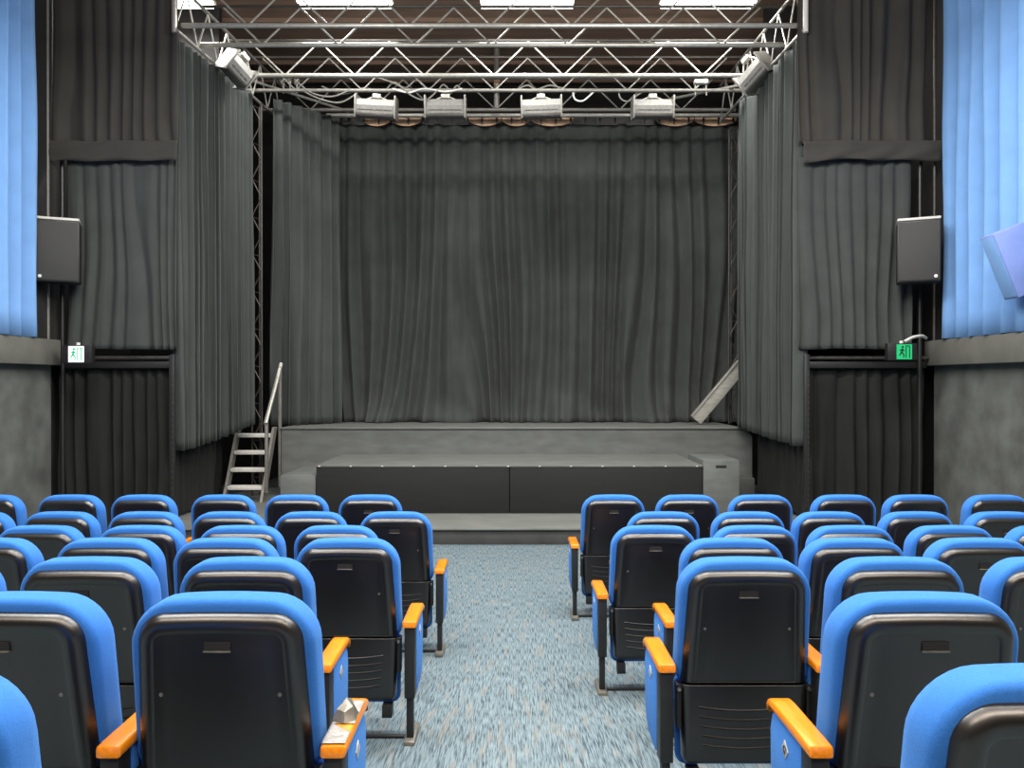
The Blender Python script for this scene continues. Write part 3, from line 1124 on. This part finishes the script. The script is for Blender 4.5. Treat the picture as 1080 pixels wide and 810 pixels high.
def copy_tree(o, parent=None):
    c = o.copy()
    C.objects.link(c)
    c.parent = parent
    for ch in list(o.children):
        copy_tree(ch, c)
    return c


ROWD = [5.955, 5.17, 4.385, 3.60, 2.815, 1.99, 1.245]
LEFT = [[390, 312, 234.5, 150, 73, -12], [417, 327, 240, 152, 62, -28], [354.5, 253, 147, 40], [366, 237, 113, -18],
        [258.5, 90.5, -77], [236, 8], [-99]]
RIGHT = [[647, 725.5, 803, 891, 967.5, 1053], [700, 790, 876, 968, 1060], [690, 797, 899, 1005, 1110], [773.5, 902.5, 1035],
         [786, 947.5, 1116], [977], [1111]]
RN = ['front', 'second', 'third', 'fourth', 'fifth', 'sixth', 'seventh']
SN = ['aisle-end', 'second', 'third', 'fourth', 'fifth', 'sixth']
for s, block, side in ((1, LEFT, 'left'), (-1, RIGHT, 'right')):
    proto = make_seat(s)
    for r, row in enumerate(block):
        d = ROWD[r]
        for k, cx in enumerate(row):
            t = copy_tree(proto)
            t.location = (px(cx, d) * (1 + 0.065 / d), d, floor_z(d + 0.09))
            if r == 6:
                t.location.x += -0.07 if s > 0 else 0.03
                t.location.z -= 0.008
            if k == 0:
                for ch in t.children:
                    if ch.name.split('.')[0] in ('armrest', 'arm_post', 'leg', 'foot', 'side_panel'):
                        ch.location.x += s * 0.005
            where = 'aisle-end seat' if k == 0 else '%s seat from aisle' % SN[k]
            tag(t, 'blue theatre seat, %s block, %s row from the stage, %s' % (side, RN[r], where), 'theatre seat',
                'theatre seats in the %s block' % side)
            if floor_z(d) > 0:
                t.rotation_euler = (0, 0, 0)
            if k == 0:       # aisle end: metal row plate on the outer panel
                bm = bmesh.new()
                X = s * 0.301 + s * 0.0285
                mt = Matrix.Translation((X, 0.185, 0.487)) @ Matrix.Rotation(math.radians(38), 4, 'X')
                box(bm, -0.0022, 0.0022, -0.019, 0.019, -0.019, 0.019, bev=0.0015, mtx=mt)
                pl_ = obj('row_plate', bm, 'plate', t)
                if s < 0 and r == 5:
                    cu = bpy.data.curves.new('letter', 'FONT')
                    cu.body = 'G'
                    cu.size = 0.032
                    cu.align_x = 'CENTER'
                    cu.align_y = 'CENTER'
                    cu.extrude = 0.0006
                    tmp = bpy.data.objects.new('row_letter', cu)
                    C.objects.link(tmp)
                    bpy.context.view_layer.update()
                    me = bpy.data.meshes.new_from_object(tmp.evaluated_get(bpy.context.evaluated_depsgraph_get()))
                    bpy.data.objects.remove(tmp)
                    me.materials.clear()
                    me.materials.append(M['black_metal'])
                    lo_ = bpy.data.objects.new('row_letter', me)
                    C.objects.link(lo_)
                    lo_.parent = pl_
                    # faces -x, reading direction runs from the stage end to the rear end
                    R = Matrix(((0, 0, -1, 0), (-1, 0, 0, 0), (0, 1, 0, 0), (0, 0, 0, 1)))
                    lo_.matrix_local = Matrix.Translation((X - 0.003, 0.185, 0.487)) @ Matrix.Rotation(math.radians(38), 4, 'X') @ R
            if s > 0 and r == 5 and k == 0:
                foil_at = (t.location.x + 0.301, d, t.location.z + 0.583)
    for ch in list(proto.children_recursive):
        bpy.data.objects.remove(ch)
    bpy.data.objects.remove(proto)

# foil wrapper on an armrest
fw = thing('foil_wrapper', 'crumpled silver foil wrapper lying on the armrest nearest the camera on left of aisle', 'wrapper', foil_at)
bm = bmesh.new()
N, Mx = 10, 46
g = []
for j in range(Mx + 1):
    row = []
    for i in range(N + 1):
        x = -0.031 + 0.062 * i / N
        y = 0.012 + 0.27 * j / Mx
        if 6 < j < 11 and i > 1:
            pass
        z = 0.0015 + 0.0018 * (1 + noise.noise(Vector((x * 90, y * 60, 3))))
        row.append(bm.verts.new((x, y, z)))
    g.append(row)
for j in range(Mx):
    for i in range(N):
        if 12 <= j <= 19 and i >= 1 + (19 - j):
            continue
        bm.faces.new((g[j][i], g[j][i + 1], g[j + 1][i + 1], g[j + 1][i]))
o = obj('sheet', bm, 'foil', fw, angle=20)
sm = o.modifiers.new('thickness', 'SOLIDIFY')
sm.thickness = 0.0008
bm = bmesh.new()
top = bm.verts.new((0.004, 0.012, 0.056))
mid = [bm.verts.new((x, y, z)) for x, y, z in ((-0.022, -0.016, 0.028), (0.002, -0.024, 0.026), (0.02, -0.01, 0.034), (0.018, 0.02, 0.03), (-0.002, 0.03, 0.036), (-0.02, 0.014, 0.026))]
low = [bm.verts.new((x, y, 0.003)) for x, y in ((-0.032, -0.028), (0.004, -0.04), (0.031, -0.02), (0.03, 0.03), (0.0, 0.045), (-0.031, 0.024))]
for k in range(6):
    b = (k + 1) % 6
    bm.faces.new((top, mid[k], mid[b]))
    bm.faces.new((mid[k], low[k], low[b]))
    bm.faces.new((mid[k], low[b], mid[b]))
bm.faces.new(low)
bmesh.ops.subdivide_edges(bm, edges=bm.edges[:], cuts=1)
for v in bm.verts:
    if v.co.z > 0.006:
        v.co += Vector((noise.noise(v.co * 130), noise.noise(v.co * 130 + Vector((5, 0, 0))), noise.noise(v.co * 130 + Vector((0, 9, 0))))) * 0.008
obj('crumple', bm, 'shoe_metal', fw, loc=(0.0, 0.165, 0), angle=15)


# ------------------------------------------------------------------ light
def area(name, loc, sx, sy, power, col, rot=(0, 0, 0)):
    l = bpy.data.lights.new(name, 'AREA')
    l.shape = 'RECTANGLE'
    l.size = sx
    l.size_y = sy
    l.energy = power
    l.color = col
    o = bpy.data.objects.new(name, l)
    C.objects.link(o)
    o.location = loc
    o.rotation_euler = rot
    return o


NEU = (1.0, 0.985, 0.955)
WARM = (1.0, 0.86, 0.72)
for x in FX:
    area('fluorescent_glow', (x, 10.2, LZ - 0.06), 1.2, 0.3, 66, NEU)
for y, p, c in ((5.6, 62, NEU), (2.6, 62, NEU), (-0.6, 62, WARM)):
    for x in (-3.0, 0, 3.0):
        area('house_light', (x, y, HC + 3.9), 2.4, 1.0, p * 2.2, c)
        l = bpy.data.lights.new('fill_point', 'POINT')  # added unseen fill point, brightens the upper curtains and ceiling
        l.energy = p * (1.9 if y > 5 else 0.5)
        l.color = c
        l.shadow_soft_size = 0.3
        o = bpy.data.objects.new('fill_point', l)
        C.objects.link(o)
        o.location = (x + 0.9 * (1 if x <= 0 else -1), y + 0.2, HC + 3.75)

w = bpy.data.worlds.new('World')
scene.world = w
w.use_nodes = True
w.node_tree.nodes['Background'].inputs['Color'].default_value = (0.5, 0.5, 0.5, 1)
w.node_tree.nodes['Background'].inputs['Strength'].default_value = 0.05

# ------------------------------------------------------------------ camera
cam = bpy.data.cameras.new('camera')
cam.sensor_width = 36
cam.lens = 36 * F / 1080
cam.clip_start = 0.05
co = bpy.data.objects.new('camera', cam)
C.objects.link(co)
co.location = (0, 0, HC)
co.rotation_euler = (PI / 2 - math.atan(3.0 / F), 0, 0)
scene.camera = co
vs = scene.view_settings
vs.view_transform = 'Standard'
vs.look = 'None'
vs.gamma = 1.0
vs.exposure = 0.4
vs.use_curve_mapping = False
